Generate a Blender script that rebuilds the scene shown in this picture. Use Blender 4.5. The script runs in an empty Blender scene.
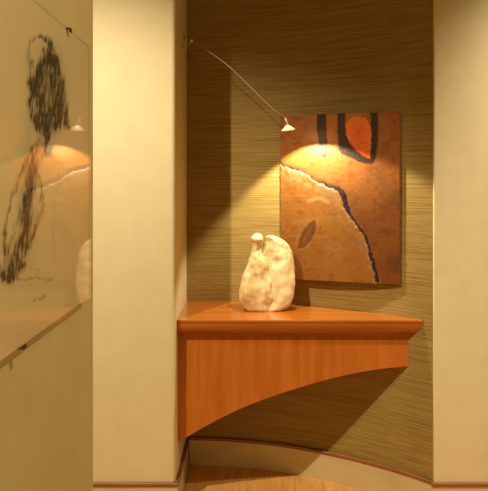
import bpy, bmesh, math, random
import numpy as np
from mathutils import Vector, Matrix

C = bpy.context.scene.collection
EYE = 1.635            # camera height
U = 1.0 / 204.0        # metres per photo pixel at the pier plane (3 m away)
F = 612.0
VX, VY = 250.0, 181.0  # vanishing point of the room's depth direction

def P(px, py, D):
    """photo pixel + relative depth (1 = pier plane, 3 m) -> point in the room"""
    return Vector(((px - VX) * D * U, F * D * U, EYE + (VY - py) * D * U))

# ------------------------------------------------------------------ helpers
def smooth(me, on=True):
    me.polygons.foreach_set('use_smooth', [on] * len(me.polygons)); me.update()

def obj(name, verts, faces, mat=None, parent=None, sm=False, bevel=0.0):
    off = Vector(parent.location) if parent is not None else Vector((0, 0, 0))
    if parent is not None and parent.parent is not None:
        off = off + Vector(parent.parent.location)
    me = bpy.data.meshes.new(name)
    me.from_pydata([tuple(Vector(v) - off) for v in verts], [], faces)
    bm = bmesh.new(); bm.from_mesh(me)
    bmesh.ops.recalc_face_normals(bm, faces=bm.faces)
    if bevel > 0:
        es = [e for e in bm.edges if len(e.link_faces) == 2 and e.calc_face_angle(0) > 0.6]
        bmesh.ops.bevel(bm, geom=es, offset=bevel, segments=3, profile=0.5, affect='EDGES', clamp_overlap=True)
    bm.to_mesh(me); bm.free()
    if sm: smooth(me)
    o = bpy.data.objects.new(name, me); C.objects.link(o)
    if mat: me.materials.append(mat)
    if parent is not None: o.parent = parent
    return o

def prism(poly, z0, z1):
    n = len(poly)
    v = [(x, y, z0) for x, y in poly] + [(x, y, z1) for x, y in poly]
    f = [tuple(range(n - 1, -1, -1)), tuple(range(n, 2 * n))]
    f += [(i, (i + 1) % n, n + (i + 1) % n, n + i) for i in range(n)]
    return v, f

def boxvf(x0, x1, y0, y1, z0, z1):
    return prism([(x0, y0), (x1, y0), (x1, y1), (x0, y1)], z0, z1)

def merge(*vfs):
    V, Fc = [], []
    for v, f in vfs:
        k = len(V); V += list(v); Fc += [tuple(i + k for i in q) for q in f]
    return V, Fc

def tube(pts, rad, seg=12):
    pts = [Vector(p) for p in pts]; n = len(pts)
    rads = rad if isinstance(rad, (list, tuple)) else [rad] * n
    V, Fc = [], []; up = Vector((0.13, 0.27, 0.95)).normalized()
    for i, p in enumerate(pts):
        t = (pts[min(i + 1, n - 1)] - pts[max(i - 1, 0)]).normalized()
        a = t.cross(up)
        if a.length < 1e-3: a = t.cross(Vector((1, 0, 0)))
        a.normalize(); b = t.cross(a)
        for k in range(seg):
            w = 2 * math.pi * k / seg
            V.append(p + (a * math.cos(w) + b * math.sin(w)) * rads[i])
    for i in range(n - 1):
        for k in range(seg):
            Fc.append((i * seg + k, i * seg + (k + 1) % seg, (i + 1) * seg + (k + 1) % seg, (i + 1) * seg + k))
    Fc.append(tuple(range(seg))[::-1]); Fc.append(tuple((n - 1) * seg + k for k in range(seg)))
    return V, Fc

def ball(c, r, seg=16, rings=10, sc=(1, 1, 1)):
    c = Vector(c); V = [c + Vector((0, 0, r * sc[2]))]; Fc = []
    for i in range(1, rings):
        t = math.pi * i / rings
        for k in range(seg):
            w = 2 * math.pi * k / seg
            V.append(c + Vector((r * sc[0] * math.sin(t) * math.cos(w), r * sc[1] * math.sin(t) * math.sin(w), r * sc[2] * math.cos(t))))
    V.append(c - Vector((0, 0, r * sc[2])))
    for k in range(seg): Fc.append((0, 1 + k, 1 + (k + 1) % seg))
    for i in range(rings - 2):
        for k in range(seg):
            a = 1 + i * seg
            Fc.append((a + k, a + seg + k, a + seg + (k + 1) % seg, a + (k + 1) % seg))
    a = 1 + (rings - 2) * seg; L = len(V) - 1
    for k in range(seg): Fc.append((a + k, L, a + (k + 1) % seg))
    return V, Fc

def lathe(prof, M, seg=40):
    """prof: (radius, height) along local z; M: matrix to the room"""
    V, Fc = [], []
    for r, h in prof:
        for k in range(seg):
            w = 2 * math.pi * k / seg
            V.append(M @ Vector((r * math.cos(w), r * math.sin(w), h)))
    n = len(prof)
    for i in range(n - 1):
        for k in range(seg):
            Fc.append((i * seg + k, i * seg + (k + 1) % seg, (i + 1) * seg + (k + 1) % seg, (i + 1) * seg + k))
    Fc.append(tuple(range(seg))[::-1]); Fc.append(tuple((n - 1) * seg + k for k in range(seg)))
    return V, Fc

def tag(o, label, cat, group=None):
    o['label'] = label; o['category'] = cat
    if group: o['group'] = group
    return o

def thing(name, label, cat, loc, group=None):
    o = bpy.data.objects.new(name, None); C.objects.link(o); o.location = loc
    o.empty_display_size = 0.05
    return tag(o, label, cat, group)

def struct(o):
    o['kind'] = 'structure'; return o

# numpy value noise ---------------------------------------------------------
_rng = np.random.RandomState(7)
_tab = _rng.rand(256, 256)
def vnoise(x, y):
    xi = np.floor(x).astype(int); yi = np.floor(y).astype(int)
    fx = x - xi; fy = y - yi
    fx = fx * fx * (3 - 2 * fx); fy = fy * fy * (3 - 2 * fy)
    a = _tab[xi % 256, yi % 256]; b = _tab[(xi + 1) % 256, yi % 256]
    c = _tab[xi % 256, (yi + 1) % 256]; d = _tab[(xi + 1) % 256, (yi + 1) % 256]
    return (a * (1 - fx) + b * fx) * (1 - fy) + (c * (1 - fx) + d * fx) * fy
def fbm(x, y, o=4):
    s = 0; a = 0.5; t = 0
    for k in range(o):
        s = s + a * vnoise(x * 2 ** k + 17.3 * k, y * 2 ** k + 5.1 * k); t += a; a *= 0.5
    return s / t
def sstep(e0, e1, x):
    t = np.clip((x - e0) / (e1 - e0), 0, 1); return t * t * (3 - 2 * t)
def dist_poly(x, y, pts):
    """distance to a polyline and the parameter along it (0..1)"""
    best = np.full(x.shape, 1e9); par = np.zeros(x.shape); side = np.zeros(x.shape); n = len(pts) - 1
    for i in range(n):
        (x0, y0), (x1, y1) = pts[i], pts[i + 1]
        dx, dy = x1 - x0, y1 - y0; L = dx * dx + dy * dy + 1e-9
        t = np.clip(((x - x0) * dx + (y - y0) * dy) / L, 0, 1)
        d = np.hypot(x - x0 - t * dx, y - y0 - t * dy)
        m = d < best
        best = np.where(m, d, best); par = np.where(m, (i + t) / n, par)
        side = np.where(m, np.sign(dx * (y - y0) - dy * (x - x0)), side)
    return best, par, side
def inside(x, y, poly):
    r = np.zeros(x.shape, bool); n = len(poly); j = n - 1
    for i in range(n):
        xi, yi = poly[i]; xj, yj = poly[j]
        c = ((yi > y) != (yj > y)) & (x < (xj - xi) * (y - yi) / (yj - yi + 1e-12) + xi)
        r ^= c; j = i
    return r

# ------------------------------------------------------------------ materials
def srgb(r, g, b):
    f = lambda c: (c / 255 / 12.92) if c / 255 <= 0.04045 else ((c / 255 + 0.055) / 1.055) ** 2.4
    return (f(r), f(g), f(b), 1)

def mat(name, col, rough=0.5, metal=0.0, spec=0.5):
    m = bpy.data.materials.new(name); m.use_nodes = True
    b = m.node_tree.nodes['Principled BSDF']
    b.inputs['Base Color'].default_value = col
    b.inputs['Roughness'].default_value = rough
    b.inputs['Metallic'].default_value = metal
    b.inputs['Specular IOR Level'].default_value = spec
    return m

def noise_col(m, c0, c1, scale=(1, 1, 1), nscale=5.0, detail=4, lo=0.3, hi=0.7, bump=0.0, bdist=0.002, rough=0.5, c2=None, dist=0.0):
    nt = m.node_tree; N = nt.nodes; L = nt.links; b = N['Principled BSDF']
    tc = N.new('ShaderNodeTexCoord'); mp = N.new('ShaderNodeMapping'); mp.inputs['Scale'].default_value = scale
    no = N.new('ShaderNodeTexNoise'); no.inputs['Scale'].default_value = nscale; no.inputs['Detail'].default_value = detail
    no.inputs['Roughness'].default_value = rough; no.inputs['Distortion'].default_value = dist
    cr = N.new('ShaderNodeValToRGB'); e = cr.color_ramp.elements
    e[0].position = lo; e[0].color = c0; e[1].position = hi; e[1].color = c1
    if c2: k = cr.color_ramp.elements.new((lo + hi) / 2); k.color = c2
    L.new(tc.outputs['Object'], mp.inputs['Vector']); L.new(mp.outputs['Vector'], no.inputs['Vector'])
    L.new(no.outputs['Fac'], cr.inputs['Fac']); L.new(cr.outputs['Color'], b.inputs['Base Color'])
    if bump:
        bu = N.new('ShaderNodeBump'); bu.inputs['Strength'].default_value = bump; bu.inputs['Distance'].default_value = bdist
        L.new(no.outputs['Fac'], bu.inputs['Height']); L.new(bu.outputs['Normal'], b.inputs['Normal'])
    return m

def lin(r, g, b): return (r, g, b, 1)

M_plaster = noise_col(mat('cream_plaster', lin(.68, .59, .36), .75, spec=.25), lin(.66, .565, .345), lin(.70, .605, .37),
                      (1, 1, 1), 9, 5, bump=.25, bdist=.0015)
M_ceil = noise_col(mat('ceiling_paint', lin(.7, .62, .5), .9), lin(.66, .58, .46), lin(.7, .62, .5), nscale=12)
M_base = noise_col(mat('baseboard_paint', lin(.6, .5, .32), .5), lin(.56, .45, .24), lin(.62, .51, .28), nscale=6)
M_cap = noise_col(mat('cap_wood', lin(.25, .09, .025), .4), lin(.20, .065, .018), lin(.30, .11, .03), (2, 2, 40), 3)
M_floor = noise_col(mat('floor_wood', lin(.5, .27, .09), .35), lin(.46, .21, .045), lin(.64, .33, .09), (14, 1.2, 1), 3, 5, bump=.1)

def grasscloth():
    m = mat('grasscloth', lin(.2, .14, .06), .72, spec=.3)
    nt = m.node_tree; N = nt.nodes; L = nt.links; b = N['Principled BSDF']
    tc = N.new('ShaderNodeTexCoord')
    def no(scale, s, d, r=.6):
        mp = N.new('ShaderNodeMapping'); mp.inputs['Scale'].default_value = scale
        n = N.new('ShaderNodeTexNoise'); n.inputs['Scale'].default_value = s; n.inputs['Detail'].default_value = d; n.inputs['Roughness'].default_value = r
        L.new(tc.outputs['Object'], mp.inputs['Vector']); L.new(mp.outputs['Vector'], n.inputs['Vector']); return n
    fine = no((1.3, 1.3, 105), 2.2, 5, .6)        # long horizontal fibres
    slub = no((5, 5, 170), 1.3, 3)                # shorter knots and slubs
    big = no((.6, .6, 9), 1.5, 2)
    a = N.new('ShaderNodeMath'); a.operation = 'MULTIPLY_ADD'; a.inputs[1].default_value = .55
    L.new(slub.outputs['Fac'], a.inputs[0]); 
    c = N.new('ShaderNodeMath'); c.operation = 'MULTIPLY_ADD'; c.inputs[1].default_value = .3
    L.new(big.outputs['Fac'], c.inputs[0]); L.new(fine.outputs['Fac'], c.inputs[2]); L.new(c.outputs[0], a.inputs[2])
    cr = N.new('ShaderNodeValToRGB'); e = cr.color_ramp.elements
    e[0].position = .62; e[0].color = lin(*GC0); e[1].position = 1.2 if False else 1.0; e[1].color = lin(*GC2)
    k = cr.color_ramp.elements.new(.86); k.color = lin(*GC1)
    L.new(a.outputs[0], cr.inputs['Fac']); L.new(cr.outputs['Color'], b.inputs['Base Color'])
    bu = N.new('ShaderNodeBump'); bu.inputs['Strength'].default_value = .5; bu.inputs['Distance'].default_value = .003
    L.new(a.outputs[0], bu.inputs['Height']); L.new(bu.outputs['Normal'], b.inputs['Normal'])
    return m
GC0 = (.195, .117, .019); GC1 = (.26, .168, .036); GC2 = (.33, .23, .068)
M_grass = grasscloth()

def wood(name, scale, c0, c1, c2, rough=.32):
    m = mat(name, c1, rough, spec=.45)
    noise_col(m, c0, c2, scale, 2.4, 6, .3, .72, bump=.06, bdist=.001, c2=c1, dist=.4)
    return m
CW0, CW1, CW2 = lin(.39, .105, .010), lin(.45, .130, .015), lin(.52, .165, .024)
M_wood_v = wood('cherry_vertical_grain', (9, 9, .9), CW0, CW1, CW2)
M_wood_h = wood('cherry_long_grain', (.9, 9, 14), CW0, CW1, CW2, .35)

M_wood_t = wood('cherry_polished_top', (.9, 9, 14), CW0, CW1, CW2, .24)
M_wood_t.node_tree.nodes['Principled BSDF'].inputs['Coat Weight'].default_value = .7
M_wood_t.node_tree.nodes['Principled BSDF'].inputs['Coat Roughness'].default_value = .18
M_steel = mat('brushed_nickel', lin(.85, .76, .60), .38, .6)
M_steel_d = mat('dark_nickel', lin(.52, .42, .28), .4, .6)

# ------------------------------------------------------------------ the room
H = 3.45
XR = -74.7 * U                       # plane of the niche's left return (and of the near wall)
XC, ZC, R = -85 * U, 330 * U, 392 * U
def wall_y(x): return ZC + math.sqrt(R * R - (x - XC) ** 2)
XE = 184 * U

fl = struct(obj('floor', *boxvf(-3.2, 3.2, -2.5, 4.0, -.06, 0), M_floor))
ce = struct(obj('ceiling', *boxvf(-3.2, 3.2, -2.5, 4.0, H, H + .06), M_ceil))

r = .021
corner = [(XR - r + r * math.sin(t), 3.0 + r - r * math.cos(t)) for t in [math.pi / 2 * i / 8 for i in range(9)]]
poly = [(-2.6, 3.0)] + corner + [(XR, 3.72), (-2.6, 3.72)]
w = struct(obj('wall_left', *prism(poly, 0, H), M_plaster)); smooth(w.data)
def autosharp(o, ang=.5):
    bm = bmesh.new(); bm.from_mesh(o.data)
    for e in bm.edges:
        if len(e.link_faces) == 2 and e.calc_face_angle(0) > ang: e.smooth = False
    bm.to_mesh(o.data); bm.free()
autosharp(w)

r2 = .006
cr2 = [(XE + r2 - r2 * math.sin(t), 3.0 + r2 - r2 * math.cos(t)) for t in [math.pi / 2 * (8 - i) / 8 for i in range(9)]]
poly = [(XE, 3.72)] + cr2 + [(2.6, 3.0), (2.6, 3.72)]
w = struct(obj('wall_right', *prism(poly, 0, H), M_plaster)); smooth(w.data); autosharp(w)

n = 96
xs = [XR + (XE - XR) * i / n for i in range(n + 1)]
front = [(x, wall_y(x)) for x in xs]
back = [(x, y + .12) for x, y in front]
w = struct(obj('wall_niche', *prism(front + back[::-1], 0, H), M_grass)); smooth(w.data); autosharp(w)

# near wall on the left, carrying the glazed drawing
Y_END = 74.7 / 157.0 * 3.0
struct(obj('wall_near', *boxvf(XR - .16, XR, -1.2, Y_END, 0, H), M_plaster))

# baseboards: painted board with a thin brown cap strip
BZ = .143; CZ = .160
def base_run(name, outer, inner):
    b = struct(obj(name, *prism(outer(.012) + inner, 0, BZ), M_base))
    c = obj('cap', *prism(outer(.017) + inner, BZ, CZ), M_cap, None, bevel=.003)
    c.parent = b
    return b
def oL(t): return [(-2.6, 3.0 - t), (XR + t, 3.0 - t), (XR + t, wall_y(XR) - .02)]
base_run('baseboard_left', oL, [(XR, wall_y(XR) - .02), (XR, 3.0 + r), (XR - r, 3.0), (-2.6, 3.0)])
def oN(t):
    out = []
    for i, x in enumerate(xs[1:]):
        x = max(x, XR + .018)
        y = wall_y(x); nx, ny = (x - XC) / R, (y - ZC) / R
        out.append((x - nx * t, y - ny * t))
    return out
base_run('baseboard_niche', oN, [(x, wall_y(x)) for x in xs[1:]][::-1])
def oR(t): return [(XE - t, 3.0 - t), (2.6, 3.0 - t)]
base_run('baseboard_right', oR, [(2.6, 3.0), (XE + r2, 3.0), (XE - .0, 3.0 + r2), (XE - .012, 3.012)])

# ------------------------------------------------------------------ corner shelf
DS, DA = 1.016, 1.034                  # slab edge, apron face
YS, YA = F * DS * U, F * DA * U
ZT = EYE - (320 - VY) * DS * U         # shelf top
ZF = EYE - (335.5 - VY) * DA * U       # fascia bottom = apron top
shelf = thing('wall_shelf', 'long cherry-wood corner shelf with a curved lower edge, built into the wallpapered niche', 'shelf',
              (XR + .3, YA, ZF))
def x_at(y):                           # where the curved wall meets depth y
    return XC + math.sqrt(R * R - (y - ZC) ** 2)
X0 = XR + .0008
def footprint_slab(y0, z0, z1, mt, name, gap=.0008, bevel=0):
    xe = x_at(y0) - .0012
    q = [X0 + (xe - X0) * i / 80 for i in range(81)]
    pl = [(X0, y0), (xe, y0)] + [(x, max(wall_y(x) - gap, y0 + .0004)) for x in q[::-1][1:]]
    return obj(name, *prism(pl, z0, z1), mt, shelf, bevel=bevel)
footprint_slab(YS, ZT - .014, ZT, M_wood_t, 'top_board', bevel=.003)
# fascia moulding below the board: cove running back towards the apron, ends cut to the curved wall
prof = []
hh = ZT - .014 - ZF
for i in range(13):
    t = i / 12
    prof.append((YS + .003 + (YA - .012 - YS - .003) * (1 - math.cos(t * math.pi / 2)) ** .9, ZT - .014 - (hh - .018) * math.sin(t * math.pi / 2) ** 1.1))
prof += [(YA - .010, ZF + .018), (YA - .010, ZF)]
V, Fc = [], []
for y, z in prof: V += [(X0, y, z), (x_at(y) - .0015, y, z)]
m_ = len(prof)
yb = YA + .02
V += [(X0, yb, ZF), (x_at(yb) - .0015, yb, ZF), (X0, yb, ZT - .014), (x_at(yb) - .0015, yb, ZT - .014)]
for i in range(m_ + 1): Fc.append((2 * i, 2 * i + 1, 2 * i + 3, 2 * i + 2))
Fc.append((2 * m_ + 2, 2 * m_ + 3, 1, 0))
Fc.append(tuple(2 * i for i in range(m_ + 2))); Fc.append(tuple(2 * i + 1 for i in range(m_ + 2))[::-1])
obj('fascia_moulding', V, Fc, M_wood_h, shelf)
# apron with the arched lower edge
arc = [(177.5, 443.0), (186, 437.5), (198, 430.5), (220, 418.5), (248, 405.5), (275.6, 395.3), (303, 386.4), (331, 378.6), (358.6, 372.5), (386, 368.2), (406.5, 366.5)]
ax = np.array([(a - VX) * DA * U for a, _ in arc]); az = np.array([EYE - (b - VY) * DA * U for _, b in arc])
def arc_z(x):
    i = int(np.clip(np.searchsorted(ax, x) - 1, 0, len(ax) - 2))
    p0, p1, p2, p3 = az[max(i - 1, 0)], az[i], az[i + 1], az[min(i + 2, len(az) - 1)]
    m1 = (p2 - p0) / (ax[i + 1] - ax[max(i - 1, 0)]); m2 = (p3 - p1) / (ax[min(i + 2, len(ax) - 1)] - ax[i])
    h = ax[i + 1] - ax[i]; t = min(max((x - ax[i]) / h, 0), 1)
    return ((2 * t**3 - 3 * t**2 + 1) * p1 + (t**3 - 2 * t**2 + t) * h * m1 + (-2 * t**3 + 3 * t**2) * p2 + (t**3 - t**2) * h * m2)
xe = x_at(YA) - .002
V, Fc = [], []
N_ = 90
for i in range(N_ + 1):
    x = X0 + (xe - X0) * i / N_; yb = max(wall_y(x) - .001, YA + .0004); zb = float(arc_z(x))
    V += [(x, YA, ZF), (x, YA, zb), (x, yb, zb), (x, yb, ZF)]
for i in range(N_):
    a = 4 * i; b = a + 4
    for k in range(4): Fc.append((a + k, a + (k + 1) % 4, b + (k + 1) % 4, b + k))
Fc.append((0, 1, 2, 3)); Fc.append(tuple(4 * N_ + k for k in range(4))[::-1])
obj('apron', V, Fc, M_wood_v, shelf)

# ------------------------------------------------------------------ glazed drawing on the near wall
XG = -70.0 * U                         # front of the glass
d0, d1 = .200, 70 / 159.0
yA, yB = d0 * 3, d1 * 3
zT = EYE + 134 * d1 * U; zB = EYE - 117 * d1 * U
pic = thing('glazed_picture', 'frameless glazed charcoal drawing of a bowed long-haired figure, hung on the near left wall', 'drawing',
            (XR, (yA + yB) / 2, zB))
obj('backing_board', *boxvf(XR, XG - .0065, yA, yB, zB, zT), mat('backing_board', lin(.2, .14, .07), .8), pic)
# paper with the charcoal laid on in vertex colour
NU, NV = 330, 300
yy = np.linspace(yA + .001, yB - .001, NU); zz = np.linspace(zB + .001, zT - .001, NV)
YY, ZZ = np.meshgrid(yy, zz)
DD = YY / 3.0
PX = VX + (XG / U) / DD; PY = VY - (ZZ - EYE) / U / DD
strokes = [  # points, half width, darkness
    ([(32, 62), (32, 50), (36, 40), (42, 36), (48, 37), (53, 43)], 1.4, .30),
    ([(44, 37), (52, 40), (56, 50)], 1.6, .45),
    ([(53, 45), (60, 60), (64, 76), (66, 92), (67, 108), (70, 126)], 1.9, .72),
    ([(50, 50), (58, 64), (62, 84), (63, 104), (60, 124)], 2.6, .70),
    ([(51, 54), (54, 72), (57, 92), (56, 112), (51, 131)], 2.4, .62),
    ([(47, 62), (47, 82), (47, 104), (50, 128)], 2.3, .62),
    ([(43, 66), (41, 82), (40, 100), (43, 118), (48, 133)], 2.6, .66),
    ([(35, 60), (34, 74), (33, 84), (36, 94)], 1.5, .50),
    ([(33, 82), (38, 90), (34, 104), (38, 120), (45, 134)], 2.0, .70),
    ([(48, 60), (44, 72), (39, 84)], 3.2, .65),
    ([(36, 82), (38, 92)], 3.6, .60),
    ([(56, 66), (58, 84), (59, 100), (56, 118)], 5.0, .45),
    ([(45, 80), (45, 98), (47, 120)], 4.0, .42),
    ([(44, 126), (52, 132), (58, 126)], 3.6, .72),
    ([(60, 100), (66, 112), (71, 128)], 1.2, .62),
    ([(50, 134), (46, 146), (41, 158), (36, 170)], 3.4, .55),
    ([(54, 134), (48, 150), (42, 162)], 1.2, .42),
    ([(40, 150), (35, 168), (32, 186), (30, 205), (28, 222), (25, 240), (20, 258), (12, 277)], 3.2, .85),
    ([(36, 172), (34, 196), (32, 220), (28, 246)], 3.0, .60),
    ([(42, 176), (46, 190), (46, 204), (41, 222), (35, 240), (28, 256), (18, 275)], 1.5, .50),
    ([(42, 140), (32, 158), (23, 178), (15, 200), (10, 224), (9, 250), (8, 276)], 1.1, .34),
    ([(36, 146), (27, 166), (18, 186), (12, 210), (9, 236)], .9, .26),
    ([(30, 196), (20, 222), (13, 248), (10, 276)], 1.3, .34),
    ([(9, 236), (10, 256), (14, 276)], 2.0, .46),
    ([(3, 272), (10, 279), (17, 278), (26, 264)], 2.6, .78),
    ([(1, 264), (4, 274), (10, 280)], 1.8, .6),
    ([(16, 279), (30, 280), (42, 278), (55, 280)], .8, .42),
    ([(24, 262), (40, 270), (56, 279)], .6, .18),
    ([(37, 301), (41, 298), (44, 300), (48, 296)], 1.0, .34),
    ([(62, 168), (58, 200), (56, 236), (58, 262)], .7, .12),
]
nz = fbm(PX * .8 + PY * .06, PY * .10, 3); nz2 = vnoise(PX * 1.2, PY * .3)
ink = np.zeros(PX.shape)
wx = (fbm(PX * .3, PY * .12, 3) - .5) * 5; wy = (fbm(PX * .25 + 9, PY * .12 + 3, 3) - .5) * 5
for pts, hw, dk in strokes:
    d, t, s = dist_poly(PX + wx, PY + wy, pts)
    a = np.exp(-(d / (hw * 1.35)) ** 2) * dk * (.42 + .95 * sstep(.25, .75, nz))
    ink = 1 - (1 - ink) * (1 - np.clip(a, 0, 1))
# rubbed smudge around the hair
for cx, cy, rx, ry, dk in [(51, 92, 16, 42, .42), (31, 205, 8, 60, .30), (14, 262, 12, 26, .14)]:
    ink = 1 - (1 - ink) * (1 - dk * np.exp(-(((PX - cx) / rx) ** 2 + ((PY - cy) / ry) ** 2)) * (.3 + 1.2 * nz))
ink = np.clip(ink * (1.05 + .35 * nz2), 0, .95)
paper = np.array([.88, .77, .52]); char = np.array([.035, .026, .015])
tone = 1 - .07 * fbm(YY * 9, ZZ * 9, 3)
col = paper[None, None] * tone[..., None] * (1 - ink[..., None]) + char * ink[..., None]
V = [(XG - .0055, y, z) for z in zz for y in yy]
Fc = [(j * NU + i, j * NU + i + 1, (j + 1) * NU + i + 1, (j + 1) * NU + i) for j in range(NV - 1) for i in range(NU - 1)]
# a border row behind gives the sheet its thickness
k = len(V); V += [(XG - .0063, yA + .001, zB + .001), (XG - .0063, yB - .001, zB + .001), (XG - .0063, yB - .001, zT - .001), (XG - .0063, yA + .001, zT - .001)]
Fc.append((k, k + 1, k + 2, k + 3))
def vmat(name, rough, spec=.4, noise_bump=0):
    m = mat(name, lin(1, 1, 1), rough, spec=spec); nt = m.node_tree
    a = nt.nodes.new('ShaderNodeAttribute'); a.attribute_name = 'pigment'
    nt.links.new(a.outputs['Color'], nt.nodes['Principled BSDF'].inputs['Base Color'])
    if noise_bump:
        no = nt.nodes.new('ShaderNodeTexNoise'); no.inputs['Scale'].default_value = 60; no.inputs['Detail'].default_value = 5
        tc = nt.nodes.new('ShaderNodeTexCoord'); bu = nt.nodes.new('ShaderNodeBump')
        bu.inputs['Strength'].default_value = noise_bump; bu.inputs['Distance'].default_value = .002
        nt.links.new(tc.outputs['Object'], no.inputs['Vector']); nt.links.new(no.outputs['Fac'], bu.inputs['Height'])
        nt.links.new(bu.outputs['Normal'], nt.nodes['Principled BSDF'].inputs['Normal'])
    return m
def set_pigment(o, cols, extra=(.5, .4, .25)):
    me = o.data; at = me.attributes.new('pigment', 'FLOAT_COLOR', 'POINT')
    arr = np.ones((len(me.vertices), 4), np.float32); c = cols.reshape(-1, 3)
    arr[:, :3] = extra; arr[:len(c), :3] = c
    at.data.foreach_set('color', arr.ravel())
pp = obj('drawing_sheet', V, Fc, vmat('charcoal_on_paper', .85, .2), pic)
set_pigment(pp, col)

def glass():
    m = bpy.data.materials.new('picture_glass'); m.use_nodes = True; nt = m.node_tree; N = nt.nodes; L = nt.links
    N.remove(N['Principled BSDF']); out = N['Material Output']
    ge = N.new('ShaderNodeNewGeometry'); dp = N.new('ShaderNodeVectorMath'); dp.operation = 'DOT_PRODUCT'
    L.new(ge.outputs['Normal'], dp.inputs[0]); L.new(ge.outputs['Incoming'], dp.inputs[1])
    ab = N.new('ShaderNodeMath'); ab.operation = 'ABSOLUTE'; L.new(dp.outputs['Value'], ab.inputs[0])
    om = N.new('ShaderNodeMath'); om.operation = 'SUBTRACT'; om.inputs[0].default_value = 1; L.new(ab.outputs[0], om.inputs[1])
    pw = N.new('ShaderNodeMath'); pw.operation = 'POWER'; pw.inputs[1].default_value = 5; L.new(om.outputs[0], pw.inputs[0])
    ma = N.new('ShaderNodeMath'); ma.operation = 'MULTIPLY_ADD'; ma.inputs[1].default_value = .62; ma.inputs[2].default_value = .02
    L.new(pw.outputs[0], ma.inputs[0])
    tr = N.new('ShaderNodeBsdfTransparent'); gl = N.new('ShaderNodeBsdfGlossy'); gl.inputs['Roughness'].default_value = .0
    mx = N.new('ShaderNodeMixShader'); L.new(ma.outputs[0], mx.inputs[0]); L.new(tr.outputs[0], mx.inputs[1]); L.new(gl.outputs[0], mx.inputs[2])
    L.new(mx.outputs[0], out.inputs['Surface'])
    return m
obj('glass_pane', *boxvf(XG - .004, XG, yA, yB, zB, zT), glass(), pic)
M_clip = mat('dark_clip', lin(.07, .04, .02), .4, .6)
for (px, top) in [(70, True), (24, False), (-30, True), (-60, False)]:
    yc = 70.0 / (VX - px) * 3
    if top:
        c = merge(boxvf(XG + .0005, XG + .002, yc - .006, yc + .006, zT - .006, zT + .002), boxvf(XG - .007, XG + .002, yc - .006, yc + .006, zT + .0005, zT + .002))
    else:
        c = merge(boxvf(XG + .0005, XG + .002, yc - .006, yc + .006, zB - .001, zB + .004), boxvf(XG - .007, XG + .002, yc - .006, yc + .006, zB - .002, zB - .0005))
    o = obj('clip', *c, M_clip, pic); o['label'] = 'small dark metal clip on the glass edge'

# ------------------------------------------------------------------ painting on the curved wall
DL, DR = 1.137, 1.037
TL, TR, BR, BL = P(280.5, 115, DL), P(399.5, 112.5, DR), P(401.5, 283.5, DR), P(280.5, 279.5, DL)
ex = Vector((TR.x - TL.x, TR.y - TL.y, 0)); W_ = ex.length; ex.normalize()
en = Vector((ex.y, -ex.x, 0))                       # towards the viewer
KT = .65                                            # the hand-cut panel is a little taller at its left end
tm, bm_ = (TL.z + TR.z) / 2, (BL.z + BR.z) / 2
zTL, zTR = tm + (TL.z - tm) * KT, tm + (TR.z - tm) * KT
zBL, zBR = bm_ + (BL.z - bm_) * KT, bm_ + (BR.z - bm_) * KT
Hh = tm - bm_; zb_ = bm_
org = Vector((TL.x, TL.y, zb_))
ptg = thing('abstract_painting', 'copper and orange abstract painting with a dark jagged crack line, hung on the curved wall', 'painting',
            org + ex * W_ / 2)
def pz(u, v):
    f = u / W_; g = v / Hh
    return (zBL + (zBR - zBL) * f) * (1 - g) + (zTL + (zTR - zTL) * f) * g
def pq(u, v, d):
    p = org + ex * u + en * d; p.z = pz(u, v); return p
NU, NV = 260, 360
uu = np.linspace(0, W_, NU); vv = np.linspace(0, Hh, NV)
UU, VV = np.meshgrid(uu, vv)
# picture-plane coordinates of the design (measured on the photo, straightened to the panel)
GX = TL.x + ex.x * UU; GY = TL.y + ex.y * UU; GZ = pz(UU, VV)
PX = VX + GX / U / (GY / 3); PY = VY - (GZ - EYE) / U / (GY / 3)
def mixc(c, k, new): return c * (1 - k[..., None]) + np.array(new)[None, None] * k[..., None]
n1 = fbm(PX * .045, PY * .045, 5); n2 = fbm(PX * .16 + 31, PY * .16, 4); n3 = fbm(PX * .5, PY * .5, 3); ns = fbm(PX * .03 + 7, PY * .25, 4)
crack = [(279, 162.5), (284, 165.5), (290, 167.5), (297, 169), (304, 171.5), (309, 175.5), (313, 179), (318, 181.5), (323, 182.5), (328, 185.5), (335, 187),
         (340, 190.5), (343.5, 195), (345, 203), (348, 211), (352, 218), (357, 224), (362, 231), (366.5, 238.5), (369, 247), (371, 256), (373.5, 266), (376, 274), (377.5, 281)]
jx = (fbm(PX * .35, PY * .35, 3) - .5) * 4; jy = (fbm(PX * .35 + 50, PY * .35, 3) - .5) * 4
dC, tC, sC = dist_poly(PX + jx * .7, PY + jy * .7, crack)
below = sstep(-1.5, 1.5, dC * sC)                   # 1 = lower-left of the crack
upper = np.array([.62, .20, .030]); lower = np.array([.46, .18, .028])
col = np.zeros(PX.shape + (3,)) + upper
col = mixc(col, below, lower)
col = mixc(col, .8 * sstep(.42, .68, n1), [.50, .20, .040])
col = mixc(col, .55 * sstep(.5, .72, n2), [.34, .10, .018])
col = mixc(col, .35 * sstep(.52, .75, ns) * below, [.56, .27, .07])
# dark rust lower right
k = (1 - below) * np.clip(.25 * sstep(345, 395, PX) + sstep(165, 240, PY), 0, 1) * (.5 + .45 * n1)
col = mixc(col, k, [.15, .040, .008])
# pale worn rim under the crack
rim = below * np.exp(-(np.maximum(dC - 5, 0) / 7) ** 2) * sstep(.30, .6, n2) * (1 - .6 * sstep(.35, .8, tC))
col = mixc(col, .55 * rim, [.55, .36, .16])
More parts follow.
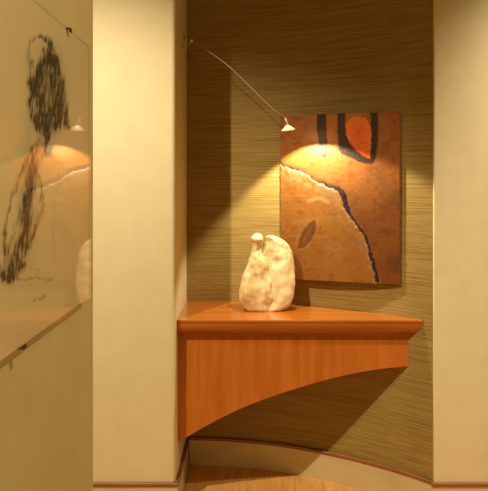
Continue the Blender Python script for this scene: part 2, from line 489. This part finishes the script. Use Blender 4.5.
# small arc highlight
dA, tA, _ = dist_poly(PX, PY, [(309, 201), (315, 198), (322, 198.5), (328, 202)])
col = mixc(col, .75 * np.exp(-(dA / 2.0) ** 2), [.62, .40, .17])
dA, tA, _ = dist_poly(PX, PY, [(291, 180), (301, 182), (309, 184), (316, 190)])
col = mixc(col, .55 * np.exp(-(dA / 2.2) ** 2) * sstep(.3, .6, n2), [.58, .38, .18])
# red stain in the upper right, brown right edge
col = mixc(col, .6 * np.exp(-(((PX - 393) / 7) ** 2 + ((PY - 128) / 22) ** 2)) * sstep(.3, .6, n2), [.42, .07, .012])
col = mixc(col, .5 * np.exp(-(((PX - 363) / 8) ** 2 + ((PY - 258) / 8) ** 2)), [.50, .13, .03])
# leaf shape
leaf = [(296.5, 249), (298.5, 238), (303, 229), (309, 222), (316, 218), (317, 228), (314, 237), (309, 244), (303, 249)]
lf = inside(PX + jx * .4, PY + jy * .4, leaf); dL, _, _ = dist_poly(PX + jx * .4, PY + jy * .4, leaf + leaf[:1])
lk = lf * sstep(0, 2.0, dL)
col = mixc(col, .8 * lk, [.17, .055, .012]); col = mixc(col, .6 * lk * sstep(3, 7, dL), [.36, .15, .045])
col = mixc(col, .4 * np.exp(-(dL / 1.5) ** 2) * (~lf), [.56, .28, .09])
# three dark strokes and the orange oval between two of them
dk = [.035, .016, .012]
oval = [(347, 122), (351, 118), (358, 116), (366, 118), (370.5, 126), (371, 140), (370, 158), (364, 157), (355, 151), (348, 142), (345, 130)]
ov = inside(PX + jx * .3, PY + jy * .3, oval)
oc = mixc(np.zeros(PX.shape + (3,)) + np.array([.80, .15, .008]), sstep(.45, .65, n2), [.82, .21, .022])
oc = mixc(oc, .5 * sstep(.55, .75, n1), [.62, .06, .008])
col = np.where(ov[..., None], oc, col)
def poly_fill(pl, c, soft=1.2, a=1.0):
    global col
    i = inside(PX + jx * .35, PY + jy * .2, pl); d, _, _ = dist_poly(PX + jx * .35, PY + jy * .2, pl + pl[:1])
    sd = np.where(i, d, -d); kk = a * sstep(-soft, soft, sd) * (.86 + .14 * n3)
    col = mixc(col, kk, c)
poly_fill([(316.5, 100), (325.5, 100), (326.5, 130), (328, 152), (326, 157.5), (321.5, 157), (319, 148), (317, 130)], dk)
poly_fill([(337.5, 100), (346, 100), (345.2, 122), (346, 134), (350, 143), (357, 151), (364, 156.5), (370, 159), (370.5, 150), (371.5, 135), (370.8, 118), (368.5, 100),
           (375.5, 100), (378, 118), (378.2, 140), (376, 158), (372.5, 164), (366, 164), (357, 161), (348, 156.5), (341, 154), (338.5, 150), (337.5, 130)], dk)
# the crack itself, of uneven width
wC = .8 + 1.8 * np.exp(-((tC - .53) / .10) ** 2) + .8 * sstep(.6, 1, tC) + 1.1 * (n2 - .5)
col = mixc(col, sstep(.9, -.6, dC - np.maximum(wC, .7)), [.045, .018, .020])
edge = np.exp(-((dC - wC - 1.6) / .9) ** 2) * below * sstep(.4, .6, n3 * .5 + n2 * .5)
col = mixc(col, .5 * edge, [.62, .46, .32])
edge = np.exp(-((dC - wC - 1.2) / .7) ** 2) * (1 - below) * sstep(.42, .6, n2)
col = mixc(col, .4 * edge, [.42, .25, .2])
col *= (.92 + .16 * n3)[..., None] * np.where(ov, .95, .62)[..., None]
relief = .004 - .0022 * sstep(2.5, 0, dC - wC) + .0018 * below * np.exp(-(dC / 9) ** 2) + .0008 * (n2 - .5) + .0006 * (n3 - .5)
TH = .024
V = [pq(UU[j, i], VV[j, i], relief[j, i] - .004) for j in range(NV) for i in range(NU)]
Fc = [(j * NU + i, j * NU + i + 1, (j + 1) * NU + i + 1, (j + 1) * NU + i) for j in range(NV - 1) for i in range(NU - 1)]
mp_ = vmat('copper_paint', .40, .5, .25); mp_.node_tree.nodes['Principled BSDF'].inputs['Metallic'].default_value = .35
pf = obj('painted_face', V, Fc, mp_, ptg, sm=True)
set_pigment(pf, col)
def pbox(u0, u1, v0, v1, q0, q1):
    V = [pq(u, v, q) for q in (q0, q1) for (u, v) in ((u0, v0), (u1, v0), (u1, v1), (u0, v1))]
    return V, [(3, 2, 1, 0), (4, 5, 6, 7), (0, 1, 5, 4), (1, 2, 6, 5), (2, 3, 7, 6), (3, 0, 4, 7)]
M_edge = noise_col(mat('painting_edge', lin(.2, .08, .02), .6), lin(.16, .06, .015), lin(.30, .12, .03), nscale=30)
obj('panel', *pbox(0, W_, 0, Hh, -TH, -.0035), M_edge, ptg)
# hanging battens from the panel back to the wall
M_bat = mat('batten_wood', lin(.3, .18, .08), .7)
for fu in (.22, .80):
    pA = pq(W_ * fu, 0, -TH - .0005); gapd = 0
    while pA.y + (-en.y) * gapd < wall_y(pA.x - en.x * gapd) - .001 and gapd < .4: gapd += .001
    wv = .02
    # shorten so that both back corners stay in front of the wall
    obj('hanging_batten', *pbox(W_ * fu - wv, W_ * fu + wv, Hh * .62, Hh * .70, -TH - .0005 - max(gapd - .014, .004), -TH - .0005), M_bat, ptg)

# ------------------------------------------------------------------ stone sculpture
DSC = 1.098
S = DSC * U
cx, cy = 268.0, 310.0
base = Vector(((cx - VX) * S, F * DSC * U, ZT))
scu = thing('stone_sculpture', 'cream alabaster sculpture of a small-headed figure with one broad rounded wing, on the shelf', 'sculpture', base)
def stone():
    m = mat('alabaster', lin(.85, .70, .48), .5, spec=.4); b = m.node_tree.nodes['Principled BSDF']
    noise_col(m, lin(.54, .36, .15), lin(.80, .64, .37), (1, 1, .4), 13, 6, .34, .62, bump=.5, bdist=.006, dist=.8)
    b.inputs['Subsurface Weight'].default_value = .25
    b.inputs['Subsurface Radius'].default_value = (.03, .018, .008)
    b.inputs['Subsurface Scale'].default_value = .5
    return m
M_stone = stone()
def loft(rows, depth0, seg=56, sub=5, power=2.4, amp=.0035, seed=0, ripple=0.0, sweep=0.0):
    """rows: (py, left px, right px, half depth in m, depth offset in m), bottom to top"""
    rows = np.array(rows, float); n = len(rows)
    t = np.linspace(0, n - 1, (n - 1) * sub + 1)
    # smooth interpolation (Catmull-Rom)
    out = []
    for tt in t:
        i = min(int(tt), n - 2); f = tt - i
        p0, p1, p2, p3 = rows[max(i - 1, 0)], rows[i], rows[i + 1], rows[min(i + 2, n - 1)]
        out.append(.5 * (2 * p1 + (p2 - p0) * f + (2 * p0 - 5 * p1 + 4 * p2 - p3) * f * f + (3 * p1 - p0 - 3 * p2 + p3) * f ** 3))
    V, Fc = [], []
    for py, l, rr, hd, do in out:
        xc = ((l + rr) / 2 - cx) * S;  hw = max((rr - l) / 2 * S, .001); z = (cy - py) * S
        for k in range(seg):
            w = 2 * math.pi * k / seg; c, s = math.cos(w), math.sin(w)
            x = hw * math.copysign(abs(c) ** (2 / power), c); y = hd * math.copysign(abs(s) ** (2 / power), s)
            g = float(fbm(np.array([[x * 22 + seed]]), np.array([[z * 22 + y * 15 + seed]]), 4)[0, 0]) - .5
            g2 = ripple * math.sin(x * 90 + 6 * z) * abs(s)
            q = 1 + (g * amp * 2) / max(hw, .02)
            V.append(base + Vector((xc + x * q, depth0 + do - sweep * x + y * q + (g * amp * 2.2 + g2) * (-1 if s < 0 else 1), max(z, 0.0))))
    m = len(out)
    for i in range(m - 1):
        for k in range(seg):
            Fc.append((i * seg + k, i * seg + (k + 1) % seg, (i + 1) * seg + (k + 1) % seg, (i + 1) * seg + k))
    Fc.append(tuple(range(seg))[::-1]); Fc.append(tuple((m - 1) * seg + k for k in range(seg)))
    return V, Fc
body = [(310.5, 247, 272, .046, 0), (308, 243, 274, .054, 0), (303, 240.5, 275, .058, 0), (297, 239, 275, .060, 0), (290, 238.5, 274, .058, 0), (282, 240.5, 273, .053, .002), (274, 243.5, 271, .047, .004),
        (266, 246.5, 269, .041, .006), (260, 248.2, 266.5, .036, .006), (255, 249.5, 263.5, .029, .006), (251, 251.2, 261.8, .022, .004), (247, 252.3, 261.2, .018, .002), (242, 253, 261, .016, .0)]
obj('body', *loft(body, -.006, amp=.0065, seed=3, ripple=.005), M_stone, scu, sm=True)
wing = [(310, 256, 281, .044, 0), (308, 254, 286, .050, 0), (304, 254, 290, .051, 0), (296, 254, 293.2, .050, 0), (284, 255, 294.6, .045, .002), (272, 257, 295, .040, .004),
        (262, 259, 294, .032, .006), (254, 261, 292.6, .029, .008), (248, 262.6, 290, .026, .009), (243, 263.8, 287, .023, .010), (239.5, 264.8, 282.5, .019, .010), (237, 265.8, 277, .014, .010), (235.7, 268, 273, .008, .010)]
obj('wing', *loft(wing, .0, amp=.0065, seed=11, ripple=.003, sweep=.22, power=2.1), M_stone, scu, sm=True)
hd = []
hc = base + Vector(((257.2 - cx) * S, -.006, (cy - 238.8) * S))
V, Fc = ball(hc, .0335, 28, 18, (1, .95, .84))
V2 = []
for v in V:
    d = v - hc; g = float(fbm(np.array([[d.x * 40 + 5]]), np.array([[d.z * 40 + d.y * 30 + 5]]), 3)[0, 0]) - .5
    q = d * (1 + .22 * g)
    if d.x < 0: q.x *= 1.08; q.z -= .10 * -d.x          # face drawn out a little to the left
    if d.z < -.01: q.x *= .88
    V2.append(hc + q)
obj('head', V2, Fc, M_stone, scu, sm=True)

# ------------------------------------------------------------------ arm lamp
DLH = 1.045
LH = P(288.2, 130.0, DLH)                     # centre of the shade's rim
mount = P(183.5, 41, 1.118)
lamp = thing('picture_lamp', 'slim metal arm lamp with small disc shade, reaching from the left pier over the painting', 'lamp', (XR, mount.y, mount.z))
xm = XR + .012
zt_, zb2 = P(183.5, 33, 1.118).z, P(183.5, 49, 1.118).z
obj('wall_plate', *boxvf(XR + .0005, XR + .006, mount.y - .012, mount.y + .012, zb2 + .008, zt_ - .006), M_steel_d, lamp, bevel=.002)
obj('bracket_post', *merge(tube([(xm, mount.y, zb2), (xm, mount.y, zt_)], .0042), ball((xm, mount.y, P(0, 42, 1.118).z), .008)), M_steel, lamp, sm=True)
zp = P(0, 47.7, 1.118).z
obj('bracket_knob', *merge(tube([(xm, mount.y, zp), (xm, mount.y - .10, zp), (xm, mount.y - .12, zp)], [.003, .004, .006]), ball((xm, mount.y, zp), .0085)), M_steel, lamp, sm=True)
J = P(191.5, 41, 1.11)
obj('link', *tube([(xm, mount.y, zp), Vector((xm, mount.y, zp)).lerp(J, .5), J], .0028), M_steel_d, lamp, sm=True)
obj('pivot', *ball(J, .0095), M_steel, lamp, sm=True)
armpx = [(191.5, 41), (199, 45.5), (208, 51), (216, 56.5), (224, 62.3), (233, 70.2), (242, 78.7), (253, 89.6), (265, 101.6), (275, 110.5), (285.3, 117.5)]
pts = []
for i, (a, b) in enumerate(armpx):
    t = (a - 191.5) / (285.3 - 191.5); pts.append(P(a, b, 1.11 + (DLH - 1.11) * t))
obj('arm', *tube(pts, .0018), M_steel_d, lamp, sm=True)
tilt = Matrix.Rotation(math.radians(-7), 4, 'Y') @ Matrix.Rotation(math.radians(9), 4, 'X')
ML = Matrix.Translation(LH) @ tilt
top = ML @ Vector((0, 0, .034))
obj('lamp_neck', *tube([pts[-1], pts[-1].lerp(top, .3), top, ML @ Vector((0, 0, .020))], [.004, .0065, .0065, .006]), M_steel, lamp, sm=True)
prof = [(.007, .024), (.010, .022), (.020, .014), (.031, .006), (.0365, .001), (.0375, -.001), (.0362, -.001), (.030, .004), (.019, .011), (.008, .0165)]
M_shade = mat('frosted_shade', lin(.9, .84, .72), .4)
M_shade.node_tree.nodes['Principled BSDF'].inputs['Transmission Weight'].default_value = .0
_n = M_shade.node_tree.nodes; _t = _n.new('ShaderNodeBsdfTranslucent'); _t.inputs['Color'].default_value = lin(.9, .82, .68)
_m = _n.new('ShaderNodeMixShader'); _m.inputs[0].default_value = .5
M_shade.node_tree.links.new(_n['Principled BSDF'].outputs[0], _m.inputs[1]); M_shade.node_tree.links.new(_t.outputs[0], _m.inputs[2])
M_shade.node_tree.links.new(_m.outputs[0], _n['Material Output'].inputs['Surface'])
obj('lamp_shade', *lathe(prof, ML), M_shade, lamp, sm=True)
M_bulb = mat('lit_bulb', lin(1, .9, .7), .4)
b = M_bulb.node_tree.nodes['Principled BSDF']; b.inputs['Emission Color'].default_value = lin(1, .8, .5); b.inputs['Emission Strength'].default_value = 120
obj('bulb', *ball(ML @ Vector((0, 0, .006)), .0085, 16, 10, (1, 1, .9)), M_bulb, lamp, sm=True)

# ------------------------------------------------------------------ light
def spot(name, loc, aim, power, col, half, blend, rad):
    l = bpy.data.lights.new(name, 'SPOT'); l.energy = power; l.color = col; l.spot_size = 2 * math.radians(half)
    l.spot_blend = blend; l.shadow_soft_size = rad
    o = bpy.data.objects.new(name, l); C.objects.link(o); o.location = loc
    d = Vector(aim) - Vector(loc); o.rotation_euler = d.to_track_quat('-Z', 'Y').to_euler(); return o
spot('ceiling_spot_a', (-1.17, 1.46, H - .03), (-.86, 2.35, 1.2), 410, (1, .86, .60), 45, .8, .03)
spot('ceiling_spot_b', (2.0, 1.9, H - .03), (2.1, 2.75, 1.7), 370, (1, .86, .62), 46, .9, .04)
spot('added_near_wall_fill', (1.1, .35, H - .03), (-.36, 1.0, .85), 92, (1, .80, .40), 36, .8, .05)  # fill light added to brighten the near wall and drawing, no known fixture
lp = ML @ Vector((0, 0, -.006))
ax_ = (tilt @ Vector((0, 0, -1)))
ax_ = (Vector((.32, .20, -1))).normalized()
spot('picture_lamp_bulb', lp, lp + ax_, 40, (1, .86, .60), 58, .24, .006)

wd = bpy.data.worlds.new('room_ambient'); bpy.context.scene.world = wd; wd.use_nodes = True
bg = wd.node_tree.nodes['Background']; bg.inputs['Color'].default_value = lin(1, .70, .21); bg.inputs['Strength'].default_value = .26

# ------------------------------------------------------------------ camera
cam = bpy.data.cameras.new('camera'); co = bpy.data.objects.new('camera', cam); C.objects.link(co)
co.location = (0, 0, EYE); co.rotation_euler = (math.pi / 2, 0, 0)
cam.sensor_fit = 'HORIZONTAL'; cam.sensor_width = 36; cam.lens = 36 * F / 488
cam.shift_x = -(VX - 244) / 488; cam.shift_y = -(245.5 - VY) / 488
cam.clip_start = .02
sc = bpy.context.scene; sc.camera = co
sc.view_settings.view_transform = 'Standard'; sc.view_settings.look = 'None'
sc.view_settings.gamma = 1; sc.view_settings.exposure = 0; sc.view_settings.use_curve_mapping = False
